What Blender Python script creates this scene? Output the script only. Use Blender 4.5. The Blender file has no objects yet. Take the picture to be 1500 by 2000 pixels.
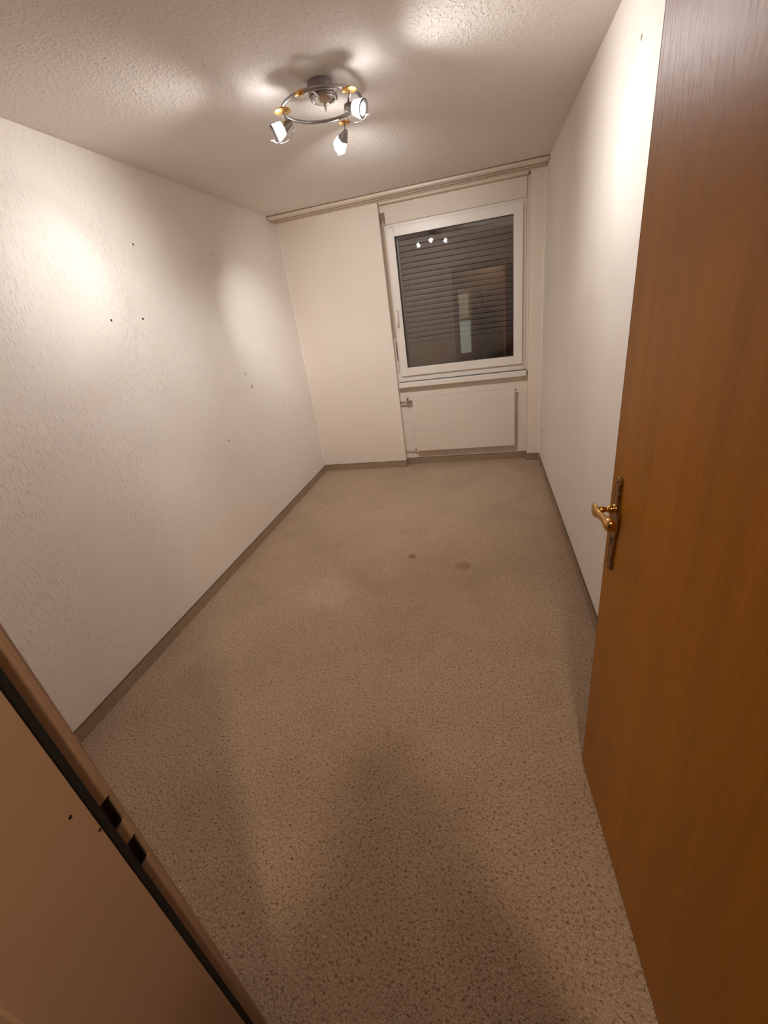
import bpy, bmesh, math, random
from mathutils import Vector, Matrix, Euler

random.seed(7)
SC = bpy.context.scene
COL = SC.collection

# ------------------------------------------------------------------ camera
F_PX = 817.22
CAM = Vector((1.8011, -4.2711, 1.5452))
RX = ((0.96959572, 0.02638625, 0.24328563),
      (0.20637455, 0.44608635, -0.87087112),
      (-0.13150542, 0.89460088, 0.42707797))
cd = bpy.data.cameras.new('camera')
cd.sensor_fit = 'VERTICAL'
cd.sensor_height = 36.0
cd.lens = F_PX / 2000.0 * 36.0
cd.clip_start = 0.01
cam = bpy.data.objects.new('camera', cd)
COL.objects.link(cam)
cam.matrix_world = Matrix.Translation(CAM) @ Matrix(RX).to_4x4()
SC.camera = cam

# ------------------------------------------------------------------ world, exposure
wd = bpy.data.worlds.new('night')
SC.world = wd
wd.use_nodes = True
wd.node_tree.nodes['Background'].inputs[0].default_value = (0.02, 0.025, 0.04, 1)
wd.node_tree.nodes['Background'].inputs[1].default_value = 0.05
SC.view_settings.view_transform = 'Standard'
SC.view_settings.look = 'None'
SC.view_settings.gamma = 1.0
SC.view_settings.use_curve_mapping = False
SC.view_settings.exposure = 1.15
SC.cycles.use_denoising = True
SC.cycles.max_bounces = 8
SC.cycles.diffuse_bounces = 6
SC.cycles.use_adaptive_sampling = True
SC.cycles.adaptive_threshold = 0.05
SC.cycles.transparent_max_bounces = 16
SC.cycles.sample_clamp_indirect = 6.0
SC.cycles.caustics_reflective = False
SC.cycles.caustics_refractive = False
# light levels (the lamps themselves are built in their own builders below)
BEAM_W = (10.0, 20.0, 8.0)    # watts of the three halogen beams
FLOOD_W = (14.5, 39.0, 17.0)   # watts of a wide fill added at each head, aimed apart from its beam
DOWN_W = (7.0, 20.0, 3.0)    # watts each bulb sheds downwards through its glass
BULB_E = 88.0                 # radiance of the glowing bulbs
HALL_E = 155.0                   # radiance of the hallway globe
LAMP_RGB = (1.0, 0.965, 0.955)
HALL_RGB = (1.0, 0.76, 0.50)

# ------------------------------------------------------------------ room numbers (metres)
W, H, BB = 2.304, 2.42, 0.070
YN = -4.06          # room face of the wall with the door
NX0, NX1, ND = 0.943, 2.190, 0.08   # window niche


# ------------------------------------------------------------------ helpers
def mat(name, col, rough=0.5, metal=0.0, spec=0.5):
    m = bpy.data.materials.new(name)
    m.use_nodes = True
    b = m.node_tree.nodes['Principled BSDF']
    b.inputs['Base Color'].default_value = (*col, 1)
    b.inputs['Roughness'].default_value = rough
    b.inputs['Metallic'].default_value = metal
    b.inputs['Specular IOR Level'].default_value = spec
    return m


class NT:
    """small node-graph helper"""
    def __init__(s, m):
        s.t = m.node_tree
        s.b = s.t.nodes['Principled BSDF']
        s.co = s.t.nodes.new('ShaderNodeTexCoord')

    def link(s, a, b):
        s.t.links.new(a, b)

    def coords(s, scale=(1, 1, 1), rot=(0, 0, 0)):
        n = s.t.nodes.new('ShaderNodeMapping')
        n.inputs['Scale'].default_value = scale
        n.inputs['Rotation'].default_value = rot
        s.link(s.co.outputs['Object'], n.inputs['Vector'])
        return n.outputs[0]

    def noise(s, vec, scale, detail=3, rough=0.5, dist=0.0):
        n = s.t.nodes.new('ShaderNodeTexNoise')
        n.inputs['Scale'].default_value = scale
        n.inputs['Detail'].default_value = detail
        n.inputs['Roughness'].default_value = rough
        n.inputs['Distortion'].default_value = dist
        s.link(vec, n.inputs['Vector'])
        return n.outputs['Fac']

    def ramp(s, fac, stops):
        n = s.t.nodes.new('ShaderNodeValToRGB')
        e = n.color_ramp.elements
        while len(e) < len(stops):
            e.new(0.5)
        for i, (p, c) in enumerate(stops):
            e[i].position = p
            e[i].color = (*c, 1) if len(c) == 3 else c
        s.link(fac, n.inputs[0])
        return n.outputs['Color']

    def mix(s, fac, a, b, mode='MIX'):
        n = s.t.nodes.new('ShaderNodeMix')
        n.data_type = 'RGBA'
        n.blend_type = mode
        for sock, v in ((n.inputs[0], fac), (n.inputs[6], a), (n.inputs[7], b)):
            if isinstance(v, (int, float)):
                sock.default_value = v
            elif isinstance(v, tuple):
                sock.default_value = (*v, 1)
            else:
                s.link(v, sock)
        return n.outputs[2]

    def math(s, op, a, b):
        n = s.t.nodes.new('ShaderNodeMath')
        n.operation = op
        for i, v in ((0, a), (1, b)):
            if isinstance(v, (int, float)):
                n.inputs[i].default_value = v
            else:
                s.link(v, n.inputs[i])
        return n.outputs[0]

    def bump(s, h, strength, dist=0.002):
        n = s.t.nodes.new('ShaderNodeBump')
        n.inputs['Strength'].default_value = strength
        n.inputs['Distance'].default_value = dist
        s.link(h, n.inputs['Height'])
        s.link(n.outputs[0], s.b.inputs['Normal'])


def g(v):
    return (v, v, v)


# ------------------------------------------------------------------ materials
def plaster(name, c0, c1, streak, axis):
    m = mat(name, c0, 0.75, 0, 0.25)
    n = NT(m)
    big = n.noise(n.coords(), 1.3, 3, 0.55)
    col = n.ramp(big, [(0.35, c0), (0.65, c1)])
    n.link(col, n.b.inputs['Base Color'])
    sc = (1, 118, 29) if axis == 'y' else (118, 1, 29)
    st = n.noise(n.coords(sc), 1.0, 2, 0.5, 0.4)
    st = n.ramp(st, [(0.56, g(0)), (0.66, g(1))])
    patch = n.ramp(n.noise(n.coords(), 3.0, 2), [(0.35, g(0.25)), (0.6, g(1))])
    st = n.mix(1.0, st, patch, 'MULTIPLY')
    fine = n.noise(n.coords(), 170, 3, 0.6)
    h = n.math('ADD', n.math('MULTIPLY', st, streak), n.math('MULTIPLY', fine, 0.35))
    n.bump(h, 0.65, 0.0025)
    return m


M = {}
M['wall_left'] = plaster('rough_plaster_left', (0.86, 0.80, 0.73), (0.82, 0.755, 0.685), 1.5, 'y')
M['wall_right'] = plaster('rough_plaster_right', (0.86, 0.80, 0.73), (0.82, 0.755, 0.685), 1.0, 'y')
M['wall_far'] = plaster('smooth_plaster', (0.83, 0.745, 0.65), (0.80, 0.71, 0.61), 0.15, 'x')

m = mat('ceiling_stipple', (0.72, 0.655, 0.59), 0.8, 0, 0.2)
n = NT(m)
lump = n.ramp(n.noise(n.coords(), 75, 2, 0.5, 0.3), [(0.5, g(0)), (0.68, g(1))])
fine = n.noise(n.coords(), 210, 3, 0.6)
n.bump(n.math('ADD', lump, n.math('MULTIPLY', fine, 0.5)), 0.6, 0.0025)
n.link(n.ramp(n.noise(n.coords(), 1.1, 3), [(0.35, (0.82, 0.765, 0.71)), (0.68, (0.77, 0.71, 0.65))]), n.b.inputs['Base Color'])
M['ceiling'] = m


def carpet(name, lo, mid, hi, k=1.0):
    m = mat(name, mid, 0.95, 0, 0.1)
    n = NT(m)
    a = n.noise(n.coords((1, 1.2, 1)), 108 * k, 5, 0.72, 0.4)
    b = n.noise(n.coords((1.3, 0.8, 1)), 260 * k, 2, 0.6)
    c = n.noise(n.coords(), 2.2, 4, 0.6)
    base = n.ramp(a, [(0.36, lo), (0.47, mid), (0.55, mid), (0.67, hi)])
    fib = n.ramp(b, [(0.30, g(0.62)), (0.5, g(1.0)), (0.70, g(1.28))])
    col = n.mix(1.0, base, fib, 'MULTIPLY')
    wear = n.ramp(c, [(0.30, (0.90, 0.89, 0.88)), (0.5, g(1.0)), (0.70, (1.06, 1.06, 1.05))])
    col = n.mix(1.0, col, wear, 'MULTIPLY')
    n.bump(n.math('ADD', b, n.math('MULTIPLY', a, 0.8)), 0.9, 0.006)
    n.link(col, n.b.inputs['Base Color'])
    return m, n, col


M['carpet'], cn, ccol = carpet('speckled_carpet', (0.20, 0.125, 0.078), (0.56, 0.42, 0.30), (0.70, 0.56, 0.425))
# a few stains and pale worn spots with a shape of their own
wobble = cn.noise(cn.coords(), 14, 2)
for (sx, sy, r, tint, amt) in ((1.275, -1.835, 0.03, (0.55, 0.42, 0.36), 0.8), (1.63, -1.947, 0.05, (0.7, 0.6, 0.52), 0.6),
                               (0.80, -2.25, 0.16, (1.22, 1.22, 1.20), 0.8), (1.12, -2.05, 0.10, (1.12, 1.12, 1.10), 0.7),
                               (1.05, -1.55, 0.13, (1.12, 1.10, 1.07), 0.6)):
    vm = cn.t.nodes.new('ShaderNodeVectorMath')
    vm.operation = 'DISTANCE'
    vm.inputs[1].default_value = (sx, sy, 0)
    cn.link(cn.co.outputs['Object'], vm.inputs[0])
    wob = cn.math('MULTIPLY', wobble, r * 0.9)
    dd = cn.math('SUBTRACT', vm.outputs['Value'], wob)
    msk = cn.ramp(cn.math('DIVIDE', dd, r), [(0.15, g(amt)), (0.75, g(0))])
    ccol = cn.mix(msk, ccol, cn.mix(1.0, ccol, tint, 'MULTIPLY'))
cn.link(ccol, cn.b.inputs['Base Color'])
M['carpet_strip'] = carpet('carpet_baseboard', (0.27, 0.18, 0.11), (0.46, 0.34, 0.225), (0.56, 0.43, 0.30), 1.5)[0]
M['strip_edge'] = mat('baseboard_top_edge', (0.13, 0.095, 0.065), 0.6)
M['corner'] = mat('corner_caulk', (0.84, 0.78, 0.69), 0.6)

m = mat('oak_veneer', (0.4, 0.17, 0.03), 0.40, 0, 0.3)
n = NT(m)
w1 = n.noise(n.coords((22, 22, 0.7)), 1.0, 4, 0.6, 0.6)
w2 = n.noise(n.coords((130, 130, 3.0)), 1.0, 3, 0.6, 0.2)
w3 = n.noise(n.coords((3.2, 3.2, 0.45)), 1.0, 2, 0.5)
col = n.ramp(w1, [(0.32, (0.345, 0.126, 0.001)), (0.52, (0.39, 0.146, 0.002)), (0.72, (0.42, 0.160, 0.003))])
col = n.mix(0.4, col, n.ramp(w2, [(0.32, g(0.80)), (0.62, g(1.05))]), 'MULTIPLY')
col = n.mix(0.8, col, n.ramp(w3, [(0.35, g(0.84)), (0.65, g(1.08))]), 'MULTIPLY')
n.link(col, n.b.inputs['Base Color'])
n.bump(n.math('ADD', n.noise(n.coords((120, 120, 26)), 1.0, 2, 0.5, 0.6), n.math('MULTIPLY', w1, 0.5)), 0.30, 0.002)
M['door'] = m
M['door_edge'] = mat('door_edge_band', (0.34, 0.15, 0.04), 0.5)

M['frame_paint'] = mat('beige_frame_paint', (0.35, 0.23, 0.158), 0.45)
M['rubber'] = mat('black_rubber', (0.003, 0.0025, 0.002), 0.8)
M['pocket'] = mat('dark_strike_pocket', (0.02, 0.014, 0.013), 0.6)
M['screw'] = mat('dark_screw', (0.02, 0.012, 0.01), 0.5, 0.3)
M['brass'] = mat('polished_brass', (0.62, 0.37, 0.12), 0.22, 1.0)
M['brass_old'] = mat('aged_brass', (0.30, 0.17, 0.07), 0.36, 1.0)
M['keyhole'] = mat('keyhole_dark', (0.004, 0.003, 0.003), 0.8)

M['white_pvc'] = mat('white_window_plastic', (0.80, 0.745, 0.68), 0.35)
M['white_sill'] = mat('white_sill', (0.80, 0.74, 0.665), 0.4)
M['radiator'] = mat('radiator_enamel', (0.74, 0.66, 0.565), 0.4)
M['cover'] = mat('shutter_box_paint', (0.74, 0.655, 0.56), 0.55)
M['rail'] = mat('curtain_rail_plastic', (0.70, 0.60, 0.475), 0.4)
M['groove'] = mat('rail_groove', (0.16, 0.10, 0.06), 0.7)
M['guide'] = mat('shutter_guide_alu', (0.32, 0.29, 0.27), 0.4, 0.6)
M['slat'] = mat('shutter_slat', (0.37, 0.29, 0.23), 0.42, 0, 0.5)
M['strap'] = mat('shutter_strap', (0.62, 0.50, 0.36), 0.8)
M['channel'] = mat('strap_channel', (0.30, 0.215, 0.15), 0.6)
M['strap_box'] = mat('strap_box', (0.22, 0.155, 0.11), 0.5)
M['valve'] = mat('valve_metal', (0.42, 0.34, 0.26), 0.35, 0.7)
M['gap'] = mat('shadow_gap_seal', (0.03, 0.022, 0.018), 0.8)
M['hole'] = mat('drill_hole', (0.03, 0.025, 0.022), 0.8)
M['scuff'] = mat('wall_scuff', (0.36, 0.25, 0.17), 0.8)

M['satin'] = mat('satin_nickel', (0.40, 0.375, 0.36), 0.34, 1.0)
M['socket'] = mat('grey_lamp_socket', (0.34, 0.315, 0.31), 0.42, 0.6)
M['chrome'] = mat('chrome', (0.80, 0.78, 0.76), 0.08, 1.0)
M['gold'] = mat('gold_disc', (0.80, 0.47, 0.13), 0.28, 0.9)


def glass_mat(name, ior, tint=(1, 1, 1), rough=0.0, frost=0.0):
    m = bpy.data.materials.new(name)
    m.use_nodes = True
    t = m.node_tree
    for nd in list(t.nodes):
        t.nodes.remove(nd)
    out = t.nodes.new('ShaderNodeOutputMaterial')
    tr = t.nodes.new('ShaderNodeBsdfTransparent')
    tr.inputs[0].default_value = (*tint, 1)
    gl = t.nodes.new('ShaderNodeBsdfGlossy')
    gl.inputs['Roughness'].default_value = rough
    fr = t.nodes.new('ShaderNodeFresnel')
    fr.inputs[0].default_value = ior
    mx = t.nodes.new('ShaderNodeMixShader')
    t.links.new(fr.outputs[0], mx.inputs[0])
    src = tr
    if frost:
        tl = t.nodes.new('ShaderNodeBsdfTranslucent')
        tl.inputs[0].default_value = (1, 1, 1, 1)
        m2 = t.nodes.new('ShaderNodeMixShader')
        m2.inputs[0].default_value = frost
        t.links.new(tr.outputs[0], m2.inputs[1])
        t.links.new(tl.outputs[0], m2.inputs[2])
        src = m2
    t.links.new(src.outputs[0], mx.inputs[1])
    t.links.new(gl.outputs[0], mx.inputs[2])
    t.links.new(mx.outputs[0], out.inputs[0])
    return m


def emit_mat(name, col, strength):
    m = mat(name, (0.8, 0.8, 0.8), 0.3)
    b = m.node_tree.nodes['Principled BSDF']
    b.inputs['Emission Color'].default_value = (*col, 1)
    b.inputs['Emission Strength'].default_value = strength
    return m


M['pane'] = glass_mat('window_glass', 1.72, (0.96, 0.96, 0.96))
M['shade'] = glass_mat('lamp_glass', 1.25, (0.97, 0.97, 0.98), 0.05, 0.42)
M['bulb'] = emit_mat('glowing_bulb', LAMP_RGB, BULB_E)
M['tip'] = mat('glass_drop', (0.9, 0.88, 0.84), 0.1)
M['tip'].node_tree.nodes['Principled BSDF'].inputs['Transmission Weight'].default_value = 0.4
M['hall_globe'] = emit_mat('opal_globe', HALL_RGB, HALL_E)
M['hall_wall'] = mat('darkened_hall_wall', (0.11, 0.07, 0.045), 0.6)  # hall walls coloured dark to dim their reflection and bounce light
M['teal_pane'] = emit_mat('lit_frosted_glass', (0.45, 0.60, 0.53), 0.42)
M['teal_dim'] = emit_mat('dim_frosted_glass', (0.45, 0.60, 0.53), 0.06)
M['skin'] = mat('skin', (0.45, 0.26, 0.18), 0.5)
M['jacket'] = mat('dark_jacket', (0.035, 0.027, 0.024), 0.8)
M['trousers'] = mat('dark_trousers', (0.03, 0.026, 0.028), 0.85)
M['hair'] = mat('dark_hair', (0.02, 0.014, 0.010), 0.6)
M['shoe'] = mat('shoe_leather', (0.02, 0.017, 0.015), 0.5)
M['phone'] = mat('phone_body', (0.02, 0.02, 0.022), 0.25)
M['phone_lens'] = mat('phone_lens', (0.005, 0.005, 0.008), 0.08)


# ------------------------------------------------------------------ geometry helpers
def obj(name, bm, m, parent=None, smooth=False, bevel=0.0, seg=2):
    me = bpy.data.meshes.new(name)
    bmesh.ops.recalc_face_normals(bm, faces=bm.faces[:])
    bm.to_mesh(me)
    bm.free()
    if smooth:
        for p in me.polygons:
            p.use_smooth = True
    o = bpy.data.objects.new(name, me)
    COL.objects.link(o)
    if m is not None:
        me.materials.append(M[m])
    if parent is not None:
        o.parent = parent
    if bevel:
        b = o.modifiers.new('bevel', 'BEVEL')
        b.width = bevel
        b.segments = seg
        b.limit_method = 'ANGLE'
    return o


def box(bm, x0, x1, y0, y1, z0, z1):
    vs = [bm.verts.new((x, y, z)) for x in (x0, x1) for y in (y0, y1) for z in (z0, z1)]
    for f in ((0, 1, 3, 2), (4, 6, 7, 5), (0, 4, 5, 1), (2, 3, 7, 6), (0, 2, 6, 4), (1, 5, 7, 3)):
        bm.faces.new([vs[i] for i in f])
    return bm


def bx(*a):
    return box(bmesh.new(), *a)


def prism(pts, axis, a0, a1, bm=None):
    """extrude a closed 2D outline along an axis; pts are the other two coordinates in order"""
    bm = bm or bmesh.new()

    def P(u, v, a):
        return {'x': (a, u, v), 'y': (u, a, v), 'z': (u, v, a)}[axis]
    lo = [bm.verts.new(P(u, v, a0)) for u, v in pts]
    hi = [bm.verts.new(P(u, v, a1)) for u, v in pts]
    k = len(pts)
    for i in range(k):
        bm.faces.new((lo[i], lo[(i + 1) % k], hi[(i + 1) % k], hi[i]))
    bm.faces.new(lo)
    bm.faces.new(hi[::-1])
    return bm


def frame_of(d):
    d = d.normalized()
    up = Vector((0, 0, 1)) if abs(d.z) < 0.95 else Vector((1, 0, 0))
    a = d.cross(up).normalized()
    return a, d.cross(a).normalized(), d


def tube(bm, pts, r, seg=12, closed=False, rs=None):
    pts = [Vector(p) for p in pts]
    k = len(pts)
    rings = []
    pa = None
    for i, p in enumerate(pts):
        if closed:
            d = pts[(i + 1) % k] - pts[i - 1]
        else:
            d = pts[min(i + 1, k - 1)] - pts[max(i - 1, 0)]
        d.normalize()
        if pa is None:
            a = frame_of(d)[0]
        else:
            a = (pa - d * pa.dot(d)).normalized()
        pa = a
        b = d.cross(a)
        rr = rs[i] if rs else r
        rings.append([bm.verts.new(p + (a * math.cos(t) + b * math.sin(t)) * rr)
                      for t in [2 * math.pi * j / seg for j in range(seg)]])
    for i in range(k if closed else k - 1):
        A, B = rings[i], rings[(i + 1) % k]
        for j in range(seg):
            bm.faces.new((A[j], A[(j + 1) % seg], B[(j + 1) % seg], B[j]))
    if not closed:
        bm.faces.new(rings[0][::-1])
        bm.faces.new(rings[-1])
    return bm


def lathe(prof, seg=32, origin=(0, 0, 0), axis=(0, 0, 1), bm=None):
    """prof: list of (radius, distance along axis)"""
    bm = bm or bmesh.new()
    a, b, d = frame_of(Vector(axis))
    o = Vector(origin)
    rings = []
    for r, h in prof:
        if r < 1e-6:
            rings.append([bm.verts.new(o + d * h)])
        else:
            rings.append([bm.verts.new(o + d * h + (a * math.cos(t) + b * math.sin(t)) * r)
                          for t in [2 * math.pi * j / seg for j in range(seg)]])
    for A, B in zip(rings, rings[1:]):
        for j in range(seg):
            j2 = (j + 1) % seg
            if len(A) == 1 and len(B) == 1:
                continue
            if len(A) == 1:
                bm.faces.new((A[0], B[j2], B[j]))
            elif len(B) == 1:
                bm.faces.new((A[j], A[j2], B[0]))
            else:
                bm.faces.new((A[j], A[j2], B[j2], B[j]))
    return bm


def empty(name, loc=(0, 0, 0), rz=0.0, parent=None):
    o = bpy.data.objects.new(name, None)
    o.empty_display_size = 0.1
    COL.objects.link(o)
    o.location = loc
    o.rotation_euler = (0, 0, rz)
    if parent:
        o.parent = parent
    return o


def structure(o):
    o['kind'] = 'structure'
    return o


def tag(o, label, cat, group=None):
    o['label'] = label
    o['category'] = cat
    if group:
        o['group'] = group
    return o


# ================================================================== SHELL
HX0, HX1, HY = -0.5, 3.1, -5.35      # hallway behind the door
structure(obj('floor', bx(HX0 - 0.1, HX1 + 0.1, HY - 0.1, 0.35, -0.1, 0.0), 'carpet'))
structure(obj('ceiling', bx(HX0 - 0.1, HX1 + 0.1, HY - 0.1, 0.35, H, H + 0.1), 'ceiling'))
wall_left = structure(obj('wall_left', bx(-0.12, 0.0, YN - 0.12, 0.35, 0, H), 'wall_left'))
wall_right = structure(obj('wall_right', bx(W, W + 0.12, YN - 0.12, 0.35, 0, H), 'wall_right'))

OPX0, OPX1, OPZ0, OPZ1 = 0.965, 2.165, 0.885, 2.225    # window opening
bm = bmesh.new()
box(bm, 0, NX0, 0, 0.35, 0, H)                  # broad pier left of the window
box(bm, NX1, W, 0, 0.35, 0, H)                  # narrow pier right of it
box(bm, NX0, NX1, ND, 0.35, 0, OPZ0)
box(bm, NX0, NX1, ND, 0.35, OPZ1, H)
box(bm, NX0, OPX0, ND, 0.35, OPZ0, OPZ1)
box(bm, OPX1, NX1, ND, 0.35, OPZ0, OPZ1)
wall_far = structure(obj('wall_far', bm, 'wall_far'))

DX0, DX1, DZ = 1.335, 2.180, 2.035              # doorway
bm = bmesh.new()
box(bm, 0, DX0, YN - 0.12, YN, 0, H)
box(bm, DX1, W, YN - 0.12, YN, 0, H)
box(bm, DX0, DX1, YN - 0.12, YN, DZ, H)
structure(obj('wall_near', bm, 'wall_far'))

# hallway
bm = bmesh.new()
box(bm, HX0 - 0.1, HX0, HY - 0.1, YN, 0, H)
box(bm, HX0, -0.12, YN - 0.12, YN, 0, H)
structure(obj('wall_hall_left', bm, 'hall_wall'))
bm = bmesh.new()
box(bm, HX1, HX1 + 0.1, HY - 0.1, YN, 0, H)
box(bm, W + 0.12, HX1, YN - 0.12, YN, 0, H)
structure(obj('wall_hall_right', bm, 'hall_wall'))
bm = bmesh.new()
VX0, VX1, VZ0, VZ1 = 1.24, 1.56, 0.50, 1.75
box(bm, HX0, VX0, HY - 0.1, HY, 0, H)
box(bm, VX1, HX1, HY - 0.1, HY, 0, H)
box(bm, VX0, VX1, HY - 0.1, HY, 0, VZ0)
box(bm, VX0, VX1, HY - 0.1, HY, VZ1, H)
structure(obj('wall_hall_back', bm, 'hall_wall'))
win2 = structure(empty('window_2', (0, 0, 0)))
bm = bmesh.new()
for a in ((VX0, VX0 + .03, VZ0, VZ1), (VX1 - .03, VX1, VZ0, VZ1), (VX0 + .03, VX1 - .03, VZ0, VZ0 + .03),
          (VX0 + .03, VX1 - .03, VZ1 - .03, VZ1), (VX0 + .03, VX1 - .03, 1.17, 1.21)):
    box(bm, a[0], a[1], HY - 0.06, HY + 0.01, a[2], a[3])
obj('window_frame', bm, 'frame_paint', win2)
obj('window_pane', bx(VX0 + .03, VX1 - .03, HY - .04, HY - .03, VZ0 + .03, 1.17), 'teal_pane', win2)
obj('window_pane', bx(VX0 + .03, VX1 - .03, HY - .04, HY - .03, 1.21, VZ1 - .03), 'teal_dim', win2)

# ------------------------------------------------------------------ baseboards (carpet strips with a dark top edge)
T = 0.008


def baseboard(name, runs):
    """runs: boxes (x0,x1,y0,y1) along the foot of a wall"""
    bm = bmesh.new()
    for x0, x1, y0, y1 in runs:
        box(bm, x0, x1, y0, y1, 0, BB - 0.004)
    o = structure(obj(name, bm, 'carpet_strip'))
    bm = bmesh.new()
    for x0, x1, y0, y1 in runs:
        box(bm, x0, x1, y0, y1, BB - 0.004, BB)
    obj('top_edge', bm, 'strip_edge', o)
    return o


baseboard('baseboard_left', [(0, T, YN, 0)])
baseboard('baseboard_right', [(W - T, W, YN, 0)])
baseboard('baseboard_far', [(T, NX0 + T, -T, 0), (NX0, NX0 + T, 0, ND), (NX0 + T, NX1 - T, ND - T, ND),
                            (NX1 - T, NX1, 0, ND), (NX1 - T, W - T, -T, 0)])
baseboard('baseboard_near', [(T, 1.279, YN, YN + T)])

# caulked corners
bead = [(0, 0), (0.007, 0), (0.0045, -0.0045), (0, -0.007)]
structure(obj('trim_2', prism(bead, 'z', BB, 2.39), 'corner'))
structure(obj('trim_3', prism([(W - u, v) for u, v in bead], 'z', BB, 2.39), 'corner'))

# drill holes, chips
def hole(wall, p, r, nx, m='hole', sz=1.0, nm='drill_hole'):
    bm = lathe([(0, 0), (r, 0.0), (r * 0.8, 0.0012), (0, 0.0012)], 10, (0, 0, 0), (nx, 0, 0))
    for v in bm.verts:
        v.co.z *= sz
        v.co += Vector(p)
    obj(nm, bm, m, wall)


for y, z, r in ((-1.969, 2.045, .006), (-1.235, 2.047, .004), (-2.308, 1.688, .006), (-2.087, 1.686, .0065),
                (-1.649, 0.868, .006), (-0.665, 0.903, .005)):
    hole(wall_left, (0.0, y, z), r, 1)
hole(wall_left, (0.0, -1.144, 1.153), .010, 1, 'scuff', 1.6, 'scuff_mark')
hole(wall_left, (0.0, -1.19, 1.26), .007, 1, 'scuff', 1.2, 'scuff_mark')
hole(wall_right, (W, -2.30, 2.21), .007, -1, 'scuff', 1.3)
hole(wall_right, (W, -0.216, 0.360), .013, -1, 'scuff', 1.8, 'scuff_mark')
hole(wall_right, (W, -0.232, 0.300), .010, -1, 'scuff', 1.8, 'scuff_mark')

# ================================================================== DOOR FRAME
trim = structure(empty('trim_1', (1.35, -4.06, 0)))


def tw(o):           # child built in world coordinates under an Empty that stands elsewhere
    o.matrix_parent_inverse = Matrix.Translation(o.parent.location).inverted() if o.parent.rotation_euler.z == 0 else \
        o.parent.matrix_basis.inverted()
    return o


prof = [(1.28, -4.06), (1.28, -4.046), (1.341, -4.045), (1.3465, -4.0465), (1.3492, -4.050), (1.35, -4.055),
        (1.35, -4.083), (1.364, -4.083), (1.365, -4.084), (1.365, -4.213), (1.363, -4.216), (1.30, -4.216), (1.30, -4.18),
        (1.335, -4.18), (1.335, -4.06)]
jamb = obj('jamb', prism(prof, 'z', 0, 2.035), 'frame_paint', trim)
tw(jamb)
CX = (1.35 + 2.165) / 2
profr = [(2 * CX - u, v) for u, v in prof]
tw(obj('jamb', prism(profr, 'z', 0, 2.035), 'frame_paint', trim))
# head piece: the same profile turned over the opening
profh = [(v, 2.020 + (1.35 - u)) for u, v in prof]
tw(obj('head_jamb', prism(profh, 'x', 1.28, 2 * CX - 1.28), 'frame_paint', trim))
# strike openings cut through the rebate
STRIKES = ((1.022, 1.071), (0.940, 0.990))
for z0, z1 in STRIKES:
    cut = obj('cutter', bx(1.3355, 1.3545, -4.0795, -4.0530, z0, z1), None)
    md = jamb.modifiers.new('cut', 'BOOLEAN')
    md.object = cut
    md.operation = 'DIFFERENCE'
    md.solver = 'EXACT'
bpy.context.view_layer.update()
dg = bpy.context.evaluated_depsgraph_get()
me = bpy.data.meshes.new_from_object(jamb.evaluated_get(dg))
jamb.modifiers.clear()
jamb.data = me
for o in [o for o in bpy.data.objects if o.name.startswith('cutter')]:
    bpy.data.objects.remove(o)
for z0, z1 in STRIKES:
    bm = bx(1.3358, 1.3385, -4.0793, -4.0532, z0 + .0002, z1 - .0002)
    box(bm, 1.3385, 1.3488, -4.0793, -4.0770, z0 + .0002, z1 - .0002)
    box(bm, 1.3385, 1.3480, -4.0770, -4.0550, z0 + .0002, z0 + .002)
    tw(obj('strike_pocket', bm, 'pocket', trim))
tw(obj('gasket', bx(1.3502, 1.3615, -4.0828, -4.0722, 0.0, 2.02), 'rubber', trim))
tw(obj('gasket', bx(2 * CX - 1.3615, 2 * CX - 1.3502, -4.0828, -4.0722, 0.0, 2.02), 'rubber', trim))
for y, z in ((-4.099, 1.113), (-4.0858, 1.064)):
    bm = lathe([(0, 0), (.0022, 0), (.0018, .0006), (0, .0006)], 10, (1.365, y, z), (1, 0, 0))
    tw(obj('screw', bm, 'screw', trim))

# ================================================================== DOOR
FREE = Vector((2.102, -3.212, 0))
UD = Vector((-0.071, 0.9975, 0)).normalized()
DW = 0.815
HINGE = FREE - UD * DW
DA = math.atan2(UD.y, UD.x)
door = structure(empty('door_1', HINGE, DA))
leaf = obj('door_leaf', bx(0, DW - 0.0015, -0.04, 0, 0.010, 2.015), 'door', door, bevel=0.0015)
obj('edge_band', bx(DW - 0.0015, DW, -0.04, 0, 0.010, 2.015), 'door_edge', door)
for z in (0.25, 1.80):
    bm = tube(bmesh.new(), [(-0.009, -0.034, z - .045), (-0.009, -0.034, z + .045)], 0.008, 14)
    obj('hinge', bm, 'brass_old', door, True)

# lever handle: ornate long plate, neck, lever
HXL, HZ = DW - 0.050, 1.042


def plate_outline():
    # (half width, z) of the long plate, top to bottom
    pr = [(0.000, .124), (.006, .1225), (.0115, .117), (.0135, .108), (.0132, .100), (.0112, .092), (.0118, .086), (.0132, .080), (.0118, .070),
          (.0126, .060), (.0155, .048), (.0205, .032), (.0232, .020), (.0240, .006), (.0232, -.008), (.0205, -.024),
          (.0172, -.036), (.0155, -.046), (.0172, -.054), (.0150, -.060), (.0142, -.070), (.0152, -.080), (.0120, -.092), (.0098, -.102),
          (.0122, -.112), (.0128, -.122), (.0108, -.131), (.006, -.137), (0, -.138)]
    return [(w, z) for w, z in pr] + [(-w, z) for w, z in pr[-2:0:-1]]


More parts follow.
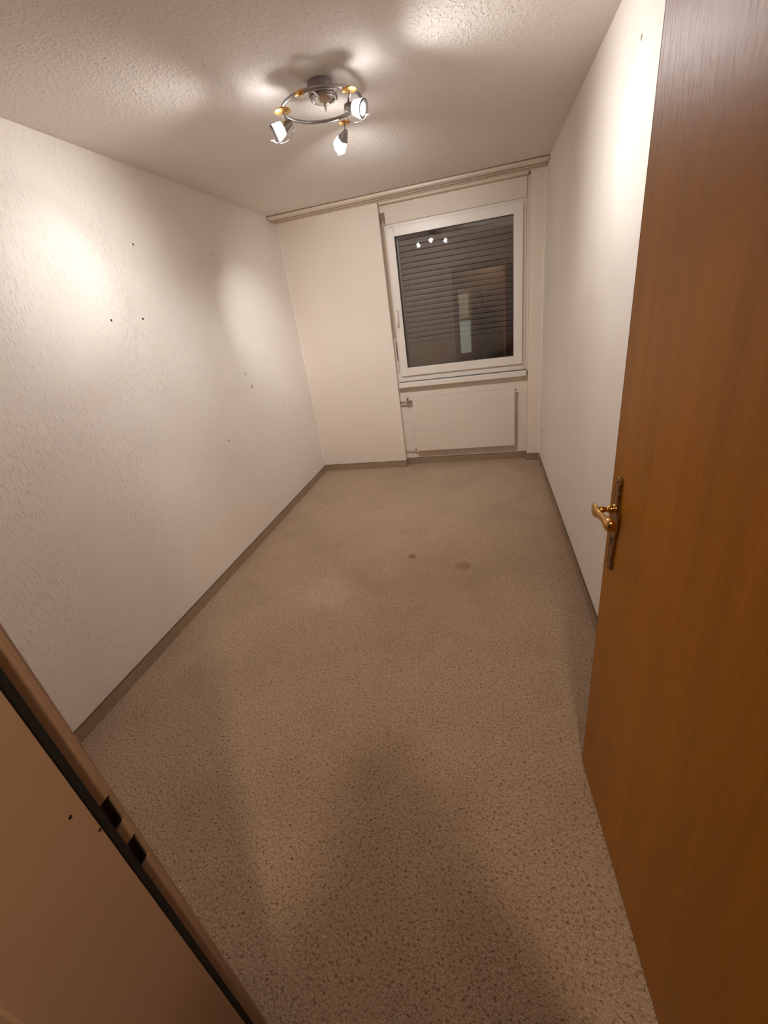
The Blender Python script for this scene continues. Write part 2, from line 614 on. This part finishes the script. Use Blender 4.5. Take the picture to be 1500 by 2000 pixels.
out = plate_outline()
bm = bmesh.new()
r0 = [bm.verts.new((HXL + w, 0.0, 1.004 + z)) for w, z in out]
r1 = [bm.verts.new((HXL + w, 0.0045, 1.004 + z)) for w, z in out]
r2 = [bm.verts.new((HXL + w * 0.80, 0.0075, 1.004 - 0.006 + (z + .006) * 0.975)) for w, z in out]
r3 = [bm.verts.new((HXL + w * 0.66, 0.0066, 1.004 - 0.006 + (z + .006) * 0.955)) for w, z in out]
k = len(out)
for A, B in ((r0, r1), (r1, r2), (r2, r3)):
    for i in range(k):
        bm.faces.new((A[i], A[(i + 1) % k], B[(i + 1) % k], B[i]))
bm.faces.new(r0[::-1])
bm.faces.new(r3)
plate = obj('handle_plate', bm, 'brass_old', door)
for z in (1.115, 0.880):
    obj('screw', lathe([(0, .0095), (.0025, .0095), (.0036, .0075), (.0036, .006)], 12, (HXL, 0, z), (0, 1, 0)), 'brass_old', plate)
bm = lathe([(0, .0076), (.0034, .0076), (.0036, .0060)], 14, (HXL, 0, 0.960), (0, 1, 0))
box(bm, HXL - .0017, HXL + .0017, .006, .0076, 0.940, 0.959)
obj('keyhole', bm, 'keyhole', plate)

hd = empty('lever_handle', (0, 0, 0), 0, door)
bm = lathe([(0, .004), (.0125, .004), (.0135, .007), (.0125, .010), (.0098, .0115), (.0112, .014), (.0115, .018), (.0095, .022), (.0062, .0245),
            (.0060, .027), (.0082, .033), (.0090, .036), (.0080, .040), (.0072, .043), (.0085, .046), (.0088, .051), (0, .051)],
           28, (HXL, 0, HZ), (0, 1, 0))
obj('neck', bm, 'brass', hd, True)
# corner knuckle and blade: runs back towards the hinge, drooping to a rounded paddle
path = [(0.0140, .0510, -.001, .0035, .0110), (0.011, .0515, -.001, .0050, .0165), (0.003, .0517, -.001, .0056, .0182), (-0.006, .0515, -.001, .0056, .0165),
        (-0.014, .0508, -.001, .0052, .0130), (-0.024, .0495, -.001, .0050, .0108), (-0.038, .0475, .000, .0058, .0108),
        (-0.052, .0458, .000, .0080, .0126), (-0.066, .0446, .001, .0110, .0150), (-0.077, .0440, .001, .0130, .0162),
        (-0.086, .0440, .001, .0128, .0156), (-0.092, .0440, .001, .0100, .0124), (-0.0945, .0440, .001, .0055, .0070)]
bm = bmesh.new()
SEG = 20
rings = []
for (dx, dy, dz, ry, rz) in path:
    rings.append([bm.verts.new((HXL + dx, dy + ry * math.cos(t), HZ + dz + rz * math.sin(t)))
                  for t in [2 * math.pi * j / SEG for j in range(SEG)]])
for A, B in zip(rings, rings[1:]):
    for j in range(SEG):
        bm.faces.new((A[j], A[(j + 1) % SEG], B[(j + 1) % SEG], B[j]))
bm.faces.new(rings[0])
bm.faces.new(rings[-1][::-1])
obj('lever', bm, 'brass', hd, True)

# ================================================================== WINDOW
win = structure(empty('window_1', (1.565, 0.1, 0.9)))
bm = bmesh.new()           # fixed frame
FW = 0.06
for a in ((OPX0, OPX0 + FW, OPZ0, OPZ1), (OPX1 - FW, OPX1, OPZ0, OPZ1), (OPX0 + FW, OPX1 - FW, OPZ0, OPZ0 + 0.085), (OPX0 + FW, OPX1 - FW, OPZ1 - FW, OPZ1)):
    box(bm, a[0], a[1], 0.068, 0.14, a[2], a[3])
tw(obj('fixed_frame', bm, 'white_pvc', win, bevel=0.002))
CA = (0.989, 2.138, 0.944, 2.200)     # casement outside x0 x1 z0 z1
CG = (1.052, 2.065, 1.020, 2.129)     # glass opening


def casement_ring(bm, o, i, y):
    x0, x1, z0, z1 = o
    a0, a1, b0, b1 = i
    return (x0, x1, z0, z1), (a0, a1, b0, b1)


bm = bmesh.new()
box(bm, CA[0], CG[0], 0.038, 0.11, CA[2], CA[3])
box(bm, CG[1], CA[1], 0.038, 0.11, CA[2], CA[3])
box(bm, CG[0], CG[1], 0.038, 0.11, CA[2], CG[2])
box(bm, CG[0], CG[1], 0.038, 0.11, CG[3], CA[3])
bmesh.ops.remove_doubles(bm, verts=bm.verts[:], dist=1e-5)
ins = [f for f in bm.faces if len([e for e in f.edges if len(e.link_faces) > 2]) and False]
tw(obj('casement_frame', bm, 'white_pvc', win, bevel=0.003))
bm = bmesh.new()                       # dark glazing seal round the glass
for a in ((CG[0] - .001, CG[0] + .004, CG[2], CG[3]), (CG[1] - .004, CG[1] + .001, CG[2], CG[3]),
          (CG[0], CG[1], CG[2] - .001, CG[2] + .004), (CG[0], CG[1], CG[3] - .004, CG[3] + .001)):
    box(bm, a[0], a[1], 0.050, 0.056, a[2], a[3])
tw(obj('glazing_seal', bm, 'gap', win))
tw(obj('pane', bx(CG[0] + .004, CG[1] - .004, 0.056, 0.060, CG[2] + .004, CG[3] - .004), 'pane', win))
tw(obj('pane', bx(CG[0] + .004, CG[1] - .004, 0.076, 0.080, CG[2] + .004, CG[3] - .004), 'pane', win))
# window handle
wh = empty('window_handle', (0, 0, 0), 0, win)
wh.matrix_parent_inverse = Matrix.Translation(win.location).inverted()
bm = prism([(1.012 + .013 * math.cos(t), 1.527 + (.030 if math.sin(t) > 0 else -.030) + .013 * math.sin(t))
            for t in [2 * math.pi * j / 24 + 0.001 for j in range(24)]], 'y', 0.030, 0.0395)
obj('rosette', bm, 'white_pvc', wh, bevel=0.002)
bm = tube(bmesh.new(), [(1.012, 0.032, 1.535), (1.012, 0.004, 1.535), (1.012, -0.004, 1.528), (1.012, -0.006, 1.510),
                        (1.012, -0.005, 1.46), (1.012, -0.003, 1.418), (1.012, -0.002, 1.410)], .009, 14,
          rs=[.009, .009, .0115, .0115, .0105, .010, .006])
obj('lever', bm, 'white_pvc', wh, True)

# sill
sill = structure(obj('trim_4', bx(0.953, 2.176, 0.0, 0.068, 0.834, 0.882), 'white_sill', None, bevel=0.006, seg=3))
obj('shadow_joint', bx(0.953, 2.176, 0.052, 0.0675, 0.8822, 0.886), 'gap', sill)

# board covering the shutter box above the window
cover = structure(obj('trim_5', bx(0.960, 2.168, 0.064, 0.0795, 2.232, 2.372), 'cover', None, bevel=0.002))

# ------------------------------------------------------------------ roller shutter: every slat a part
sh = tag(empty('roller_shutter', (1.56, 0.2, 0.95)), 'closed brown roller shutter of narrow slats outside the window', 'shutter')
SX0, SX1 = 1.046, 2.088


def slat_mesh(h, cv):
    pr = []
    for i in range(9):
        t = -1 + 2 * i / 8
        pr.append((0.200 - cv * (1 - t * t), t * h / 2))
    pr += [(0.206 - cv * 0.5 * (1 - t * t), t * h / 2) for t in (1, 0.5, 0, -0.5, -1)]
    bm = prism(pr, 'x', SX0, SX1)
    me = bpy.data.meshes.new('slat')
    bmesh.ops.recalc_face_normals(bm, faces=bm.faces[:])
    bm.to_mesh(me)
    bm.free()
    me.materials.append(M['slat'])
    return me


sm_open, sm_shut = slat_mesh(0.0412, 0.0018), slat_mesh(0.0427, 0.0003)
z = 2.158
zs = []
PITCH = 0.04642
while z > 1.27:
    zs.append((z - PITCH / 2, sm_open))
    z -= PITCH
while z > 0.93:
    zs.append((z - 0.0428 / 2, sm_shut))
    z -= 0.0428
for zc, me in zs:
    o = bpy.data.objects.new('slat', me)
    COL.objects.link(o)
    o.parent = sh
    o.matrix_parent_inverse = Matrix.Translation(sh.location).inverted()
    o.location = (0, 0, zc)
for x0, x1 in ((1.030, 1.060), (2.076, 2.106)):
    bm = bmesh.new()
    box(bm, x0, x1, 0.178, 0.190, 0.90, 2.20)
    box(bm, x0, x1, 0.214, 0.226, 0.90, 2.20)
    if x0 < 1.5:
        box(bm, x0, x0 + .006, 0.190, 0.214, 0.90, 2.20)
    else:
        box(bm, x1 - .006, x1, 0.190, 0.214, 0.90, 2.20)
    tw(obj('guide_rail', bm, 'guide', sh))

# ------------------------------------------------------------------ shutter strap in the corner of the niche
st = tag(empty('shutter_strap', (0.96, 0.06, 1.0)), 'thin shutter pull strap hanging beside the window by the wall corner', 'strap')
bm = bx(0.946, 0.984, 0.046, 0.0785, 2.262, 2.318)
box(bm, 0.948, 0.956, 0.040, 0.0785, 2.238, 2.262)
box(bm, 0.974, 0.982, 0.040, 0.0785, 2.238, 2.262)
tw(obj('guide_box', bm, 'strap_box', st, bevel=0.002))
for x in (0.9595, 0.9690):
    tw(obj('strap', bx(x - .0028, x + .0028, 0.057, 0.0595, 1.27, 2.262), 'strap', st))
tw(obj('winder_plate', bx(0.9475, 0.972, 0.068, 0.0795, 0.98, 1.30), 'cover', st, bevel=0.002))
tw(obj('winder_slot', bx(0.955, 0.966, 0.0668, 0.0685, 1.09, 1.275), 'strap_box', st))
tw(obj('strap_channel', bx(0.9455, 0.9865, 0.0745, 0.0795, 1.302, 2.236), 'channel', st))

# ------------------------------------------------------------------ curtain rail
cr = tag(empty('curtain_rail', (1.15, -0.09, 2.40)), 'long cream curtain rail fixed under the ceiling above the window wall', 'curtain rail')
pf = [(0.0, H), (-0.178, H), (-0.187, 2.416), (-0.191, 2.409), (-0.190, 2.400), (-0.184, 2.394), (-0.172, 2.3915),
      (-0.138, 2.3905), (-0.137, 2.399), (-0.113, 2.399), (-0.112, 2.3895),
      (-0.078, 2.3885), (-0.077, 2.397), (-0.053, 2.397), (-0.052, 2.3880), (-0.004, 2.3870), (0.0, 2.3870)]
tw(obj('rail_body', prism(pf, 'x', 0.004, W - 0.004), 'rail', cr))
tw(obj('track_groove_shade', bx(0.006, W - .006, -0.1365, -0.1135, 2.3915, 2.3985), 'groove', cr))  # dark strips filling the slots stand in for groove shadow
tw(obj('track_groove_shade', bx(0.006, W - .006, -0.0765, -0.0535, 2.3898, 2.3965), 'groove', cr))
tw(obj('ceiling_joint', bx(0.004, W - .004, -0.1895, -0.178, 2.4165, H), 'groove', cr))
for x0, x1 in ((0.0, 0.004), (W - .004, W)):
    tw(obj('end_cap', prism([(u * 1.01, v - .0008 if v < H else v) for u, v in pf], 'x', x0 + .0002, x1 - .0002), 'groove', cr))
tw(obj('rail_strip', bx(0.950, 2.174, 0.001, 0.0795, 2.374, 2.400), 'rail', cr, bevel=0.002))
tw(obj('rail_strip_joint', bx(0.950, 2.176, 0.0005, 0.012, 2.400, 2.403), 'groove', cr))

# ------------------------------------------------------------------ radiator
ra = tag(empty('radiator', (1.57, 0.03, 0.16)), 'flat white panel radiator below the window sill', 'radiator')
RX0, RX1, RZ0, RZ1 = 1.073, 2.070, 0.165, 0.724
NT_ = 8
rh = (RZ1 - RZ0) / NT_
for i in range(NT_):
    tw(obj('tube_panel', bx(RX0, RX1, 0.002, 0.014, RZ0 + i * rh + .00015, RZ0 + (i + 1) * rh - .00015), 'radiator', ra, bevel=0.0004))
tw(obj('back_panel', bx(RX0 + .004, RX1 - .004, 0.014, 0.034, RZ0 + .003, RZ1 - .003), 'radiator', ra, bevel=0.003))
for x in (1.22, 1.92):
    tw(obj('wall_bracket', bx(x, x + .03, 0.034, 0.0795, RZ0 + .06, RZ1 - .06), 'radiator', ra))
vv = empty('valve', (0, 0, 0), 0, ra)
vv.matrix_parent_inverse = Matrix.Translation(ra.location).inverted()
bm = tube(bmesh.new(), [(NX0 + .002, 0.024, .688), (0.975, .024, .688), (1.073, 0.024, .688)], .009, 14)
obj('valve_pipe', bm, 'valve', vv, True)
bm = lathe([(0, -.012), (.014, -.012), (.016, -.008), (.016, .010), (.013, .014), (.010, .016), (.010, .020), (0, .020)], 20, (1.024, .020, .690), (0, -1, 0))
obj('valve_body', bm, 'valve', vv, True)
bm = lathe([(0, 0), (.0125, 0), (.014, .003), (.014, .022), (.010, .026), (0, .026)], 20, (1.040, .024, .688), (1, 0, 0))
obj('union_nut', bm, 'strap_box', vv, False)
bm = lathe([(0, 0), (.0115, 0), (.0115, .012), (0, .012)], 6, (0.972, .024, .688), (1, 0, 0))
obj('union_nut', bm, 'strap_box', vv, False)
bm = lathe([(0, 0), (.009, 0), (.009, .026), (.006, .030), (0, .030)], 16, (1.024, .022, .704), (0, 0, 1))
obj('valve_stem', bm, 'strap_box', vv, True)
tw(obj('return_pipe', tube(bmesh.new(), [(NX0 + .002, .045, .172), (1.0, .045, .172), (1.078, .030, .174)], .007, 12), 'cover', ra, True))
tw(obj('pipe_nut', lathe([(0, 0), (.0105, 0), (.0105, .014), (0, .014)], 6, (1.050, .036, .1735), (1, -.15, 0)), 'strap_box', ra))
tw(obj('vent_plug', lathe([(0, 0), (.008, 0), (.008, .014), (.005, .020), (0, .020)], 14, (RX1 - .001, .024, .712), (1, 0, 0)), 'strap_box', ra, True))
tw(obj('drain_plug', lathe([(0, 0), (.006, 0), (.006, .010), (0, .010)], 12, (2.015, .024, RZ0 + .004), (0, 0, -1)), 'strap_box', ra, True))

# ================================================================== CEILING LAMP
LC = Vector((1.172, -2.060, H))
RZL, RR = 2.346, 0.165
la = tag(empty('ceiling_spotlight', LC), 'ring shaped metal ceiling lamp with three lit glass spots and gold discs', 'lamp')


def lw(o):
    o.matrix_parent_inverse = Matrix.Translation(LC).inverted()
    return o


# ring: an open spiral whose far arm dips in to the canopy
ang0 = math.radians(-58)
pts = []
for i in range(73):
    t = i / 72
    a = ang0 + t * math.radians(360)
    r = RR
    pts.append((LC.x + r * math.cos(a), LC.y + r * math.sin(a), RZL + 0.004 * math.sin(a * 1.0)))
lw(obj('ring', tube(bmesh.new(), pts[:-1], 0.0068, 14, closed=True), 'satin', la, True))
# canopy at the ceiling and the bar that carries the ring
DC = Vector((1.186, -2.054, H))
lw(obj('canopy', lathe([(0, 0), (.050, 0), (.052, .003), (.052, .040), (.049, .044), (0, .044)], 40, (1.178, -2.058, H), (0, 0, -1)), 'socket', la, False))
lw(obj('carrier_bar', tube(bmesh.new(), [(1.172, -2.085, 2.372), (1.176, -2.16, 2.360), (1.176, -2.222, RZL + .001)], .0068, 12), 'satin', la, True))
lw(obj('bar_joint', tube(bmesh.new(), [(LC.x - .052, LC.y - .1565, RZL - .004), (LC.x - .016, LC.y - .1642, RZL - .004)], .0085, 14), 'gold', la, True))
rim = [(DC.x + .050 * math.cos(t), DC.y + .050 * math.sin(t), H - .051) for t in [2 * math.pi * i / 48 for i in range(48)]]
lw(obj('dome_rim', tube(bmesh.new(), rim, .0065, 12, closed=True), 'satin', la, True))
lw(obj('dome_cap', lathe([(0, .040), (.046, .042), (.048, .048), (.046, .054), (.040, .060), (.028, .067), (.014, .071), (0, .072)], 40, DC, (0, 0, -1)), 'chrome', la, True))
lw(obj('finial', lathe([(.008, .069), (.0072, .074), (.0045, .084), (.0009, .096), (0, .0965)], 18, DC, (0, 0, -1)), 'chrome', la, True))


def spot_head(disc, rd, sock, d, fl, watts):
    """disc: centre of the gold disc on the ring; sock: rear end of the socket; d: beam direction"""
    d = Vector(d).normalized()
    disc, sock = Vector(disc), Vector(sock)
    h = empty('spot_head', (0, 0, 0), 0, la)
    lw(h)
    obj('gold_disc', lathe([(0, .0045), (.004, .0045), (rd - .0025, .0022), (rd, 0), (rd - .0025, -.0018), (.004, -.0035), (0, -.0035)], 32, disc, (0, 0, 1)), 'gold', h, True)
    elbow = sock + d * 0.012
    obj('stem', tube(bmesh.new(), [disc + Vector((0, 0, .010)), disc - Vector((0, 0, .012)), elbow.lerp(disc, 0.35), elbow], .0043, 12), 'satin', h, True)
    obj('socket', lathe([(0, -.002), (.006, -.001), (.010, .004), (.0135, .014), (.0165, .026), (.0195, .038), (.0205, .044), (.019, .045), (.017, .040), (0, .038)],
                        28, sock, d), 'socket', h, True)
    obj('bulb', lathe([(0, .040), (.011, .041), (.0145, .046), (.0165, .056), (.0175, .066), (.0168, .070), (.012, .0735), (0, .075)], 24, sock, d), 'bulb', h, True)
    obj('glass_shade', lathe([(.0215, .036), (.0235, .045), (.0275, .060), (.0305, .075), (.0318, .088), (.0310, .0885), (.0297, .075), (.0267, .060), (.0226, .045), (.0208, .036)],
                             32, sock, d), 'shade', h, True)
    dn = (Vector((0, 0, -1)) + d * d.z).normalized()
    wp = [(-.002, .004), (.002, .016), (.010, .028), (.026, .039), (.046, .0445), (.066, .043), (.084, .036), (.098, .025), (.104, .018)]
    obj('wire_arm', tube(bmesh.new(), [sock + d * a + dn * b for a, b in wp], .0013, 8), 'satin', h, True)
    tp = sock + d * .102 + dn * .020
    td = (d * .8 - dn * .6).normalized()
    obj('glass_drop', lathe([(0, -.003), (.0045, -.001), (.0055, .003), (.003, .009), (0, .0155)], 14, tp, td), 'tip', h, True)
    for nm, w, size, a in (('beam', watts[0], 38, d), ('flood', watts[1], 130, Vector(fl)), ('spill', watts[2], 116, d - Vector((0, 0, 1.7)))):
        a = a.normalized()
        ld = bpy.data.lights.new(nm, 'SPOT')
        ld.energy = w
        ld.color = LAMP_RGB
        ld.spot_size = math.radians(size)
        ld.spot_blend = 1.0
        ld.shadow_soft_size = 0.016
        lo = bpy.data.objects.new(nm, ld)
        COL.objects.link(lo)
        lo.parent = h
        lo.matrix_basis = Matrix.Translation(sock + d * .078) @ a.to_track_quat('-Z', 'Y').to_matrix().to_4x4()


spot_head((1.024, -2.132, 2.336), .036, (1.042, -2.096, 2.309), (-0.86, -0.33, -0.39), (-0.76, -0.40, -0.50), (BEAM_W[0], FLOOD_W[0], DOWN_W[0]))
spot_head((1.214, -1.878, 2.334), .027, (1.219, -1.884, 2.304), (-0.66, 0.62, -0.42), (0.04, 0.84, -0.53), (BEAM_W[1], FLOOD_W[1], DOWN_W[1]))
spot_head((1.318, -2.152, 2.336), .030, (1.284, -2.118, 2.304), (0.92, -0.20, -0.34), (0.88, -0.20, -0.43), (BEAM_W[2], FLOOD_W[2], DOWN_W[2]))

# ================================================================== HALLWAY LAMP (seen only through its light)
hl = tag(empty('hallway_lamp', (1.99, -4.80, H)), 'round opal ceiling lamp out in the hallway', 'lamp')
tw(obj('lamp_base', lathe([(0, 0), (.07, 0), (.075, .005), (.075, .022), (0, .022)], 32, (1.99, -4.80, H), (0, 0, -1)), 'socket', hl))
tw(obj('globe', lathe([(.030, .018), (.050, .028), (.062, .048), (.064, .066), (.056, .092), (.034, .112), (0, .120)], 32, (1.99, -4.80, H), (0, 0, -1)), 'hall_globe', hl, True))

# ================================================================== PHOTOGRAPHER (reflected in the window, casts the floor shadow)
PX, PY = 1.815, -4.53
pe = tag(empty('person', (PX, PY, 0)), 'person in dark jacket and trousers holding up a phone, reflected in the window', 'person')


def skin(name, V, E, m, sub=2, root=0):
    me = bpy.data.meshes.new(name)
    me.from_pydata([v[:3] for v in V], [], [])
    me.edges.add(len(E))
    for i, (a, b) in enumerate(E):
        me.edges[i].vertices = (a, b)
    o = bpy.data.objects.new(name, me)
    COL.objects.link(o)
    md = o.modifiers.new('skin', 'SKIN')
    if not me.skin_vertices:
        bpy.context.view_layer.objects.active = o
        bpy.ops.mesh.customdata_skin_add()
    for i, v in enumerate(V):
        r = v[3]
        sv = me.skin_vertices[0].data[i]
        sv.radius = (r, r) if not isinstance(r, tuple) else r
        sv.use_root = (i == root)
    md.use_smooth_shade = True
    ss = o.modifiers.new('sub', 'SUBSURF')
    ss.levels = ss.render_levels = sub
    me.materials.append(M[m])
    o.parent = pe
    return o


WL, WR = Vector((CAM.x - PX - .075, CAM.y - PY - .060, 1.445)), Vector((CAM.x - PX + .065, CAM.y - PY - .065, 1.425))
EL, ER = Vector((-.135, .21, 1.10)), Vector((.135, .20, 1.09))
# body
V = [(0, 0, .90, .105), (0, 0, 1.05, .10), (0, .005, 1.22, .115), (0, 0, 1.34, .08), (0, 0, 1.41, .05), (0, .015, 1.46, .055),
     (0, .02, 1.53, .085), (0, .02, 1.60, .055)]
E = [(i, i + 1) for i in range(7)]
for s, el, wr in ((-1, EL, WL), (1, ER, WR)):
    b = len(V)
    V += [(s * .17, 0, 1.345, .052), (el.x, el.y, el.z, .040), (wr.x, wr.y, wr.z, .026)]
    E += [(3, b), (b, b + 1), (b + 1, b + 2)]
    pm = wr + (CAM - Vector((PX, PY, 0)) - wr) * 0.42 + Vector((s * .022, -.012, 0))
    V.append((pm.x, pm.y, pm.z, .024))
    pi = len(V) - 1
    E.append((b + 2, pi))
    for f in range(4):
        q0 = pm + Vector((s * (.010 - .003 * f), .012, .030 - .019 * f))
        ln = (.026, .030, .028, .022)[f]
        q1 = q0 + Vector((-s * .006, .020, .004))
        q2 = q1 + Vector((-s * ln, .010, .0))
        k = len(V)
        V += [(*q0, .009), (*q1, .0085), (*q2, .0075)]
        E += [(pi, k), (k, k + 1), (k + 1, k + 2)]
    k = len(V)
    t0 = pm + Vector((-s * .014, -.012, .012))
    t1 = t0 + Vector((-s * .024, .002, .018))
    V += [(*t0, .011), (*t1, .009)]
    E += [(pi, k), (k, k + 1)]
for s in (-1, 1):
    b = len(V)
    V += [(s * .095, 0, .82, .075), (s * .115, .01, .46, .052), (s * .125, -.01, .10, .036), (s * .13, .10, .045, .032)]
    E += [(0, b), (b, b + 1), (b + 1, b + 2), (b + 2, b + 3)]
skin('body', V, E, 'skin', 2)
V = [(0, 0, .70, (.17, .12)), (0, 0, .80, (.175, .125)), (0, 0, .98, (.165, .125)), (0, .005, 1.20, (.18, .13)), (0, 0, 1.345, (.12, .10)), (0, 0, 1.40, .065)]
E = [(0, 1), (1, 2), (2, 3), (3, 4), (4, 5)]
for s, el, wr in ((-1, EL, WL), (1, ER, WR)):
    b = len(V)
    w2 = wr.lerp(el, .08)
    V += [(s * .175, 0, 1.345, .072), (el.x, el.y, el.z, .056), (w2.x, w2.y, w2.z, .038)]
    E += [(4, b), (b, b + 1), (b + 1, b + 2)]
skin('jacket', V, E, 'jacket', 2)
V = [(0, 0, .90, (.15, .11))]
E = []
for s in (-1, 1):
    b = len(V)
    V += [(s * .098, 0, .80, .095), (s * .118, .01, .46, .072), (s * .128, -.01, .09, .062)]
    E += [(0, b), (b, b + 1), (b + 1, b + 2)]
skin('trousers', V, E, 'trousers', 2)
for s in (-1, 1):
    bm = bmesh.new()
    bmesh.ops.create_uvsphere(bm, u_segments=20, v_segments=12, radius=1)
    for v in bm.verts:
        v.co = Vector((s * .13 + v.co.x * .048, .055 + v.co.y * .135, max(0.0, .045 + v.co.z * .05)))
    obj('shoe', bm, 'shoe', pe, True)
bm = bmesh.new()
bmesh.ops.create_uvsphere(bm, u_segments=24, v_segments=16, radius=1)
bmesh.ops.delete(bm, geom=[v for v in bm.verts if v.co.z < -0.35 or (v.co.y > 0.45 and v.co.z < 0.55)], context='VERTS')
for v in bm.verts:
    v.co = Vector((v.co.x * .104, .012 + v.co.y * .116, 1.565 + v.co.z * .112))
obj('hair', bm, 'hair', pe, True)
bm = tube(bmesh.new(), [(0, .100, 1.555), (0, .116, 1.525), (0, .100, 1.515)], .011, 10, rs=[.007, .012, .009])
obj('nose', bm, 'skin', pe, True)

# the phone the picture is taken with, its lens just behind the camera point
fw = Vector((-RX[0][2], -RX[1][2], -RX[2][2]))
ph = tag(empty('phone', CAM), 'dark phone held up in the doorway by the person', 'phone')
pm = Matrix.Translation(CAM) @ Matrix(RX).to_4x4()
bm = bx(-0.058, 0.016, -0.135, 0.025, 0.014, 0.022)
o = obj('phone_body', bm, 'phone', ph, bevel=0.003)
o.matrix_parent_inverse = Matrix.Translation(CAM).inverted()
o.matrix_basis = pm
o = obj('phone_lens', lathe([(0, .0125), (.006, .0125), (.007, .0145)], 20, (0, 0, 0), (0, 0, 1)), 'phone_lens', ph)
o.matrix_parent_inverse = Matrix.Translation(CAM).inverted()
o.matrix_basis = pm
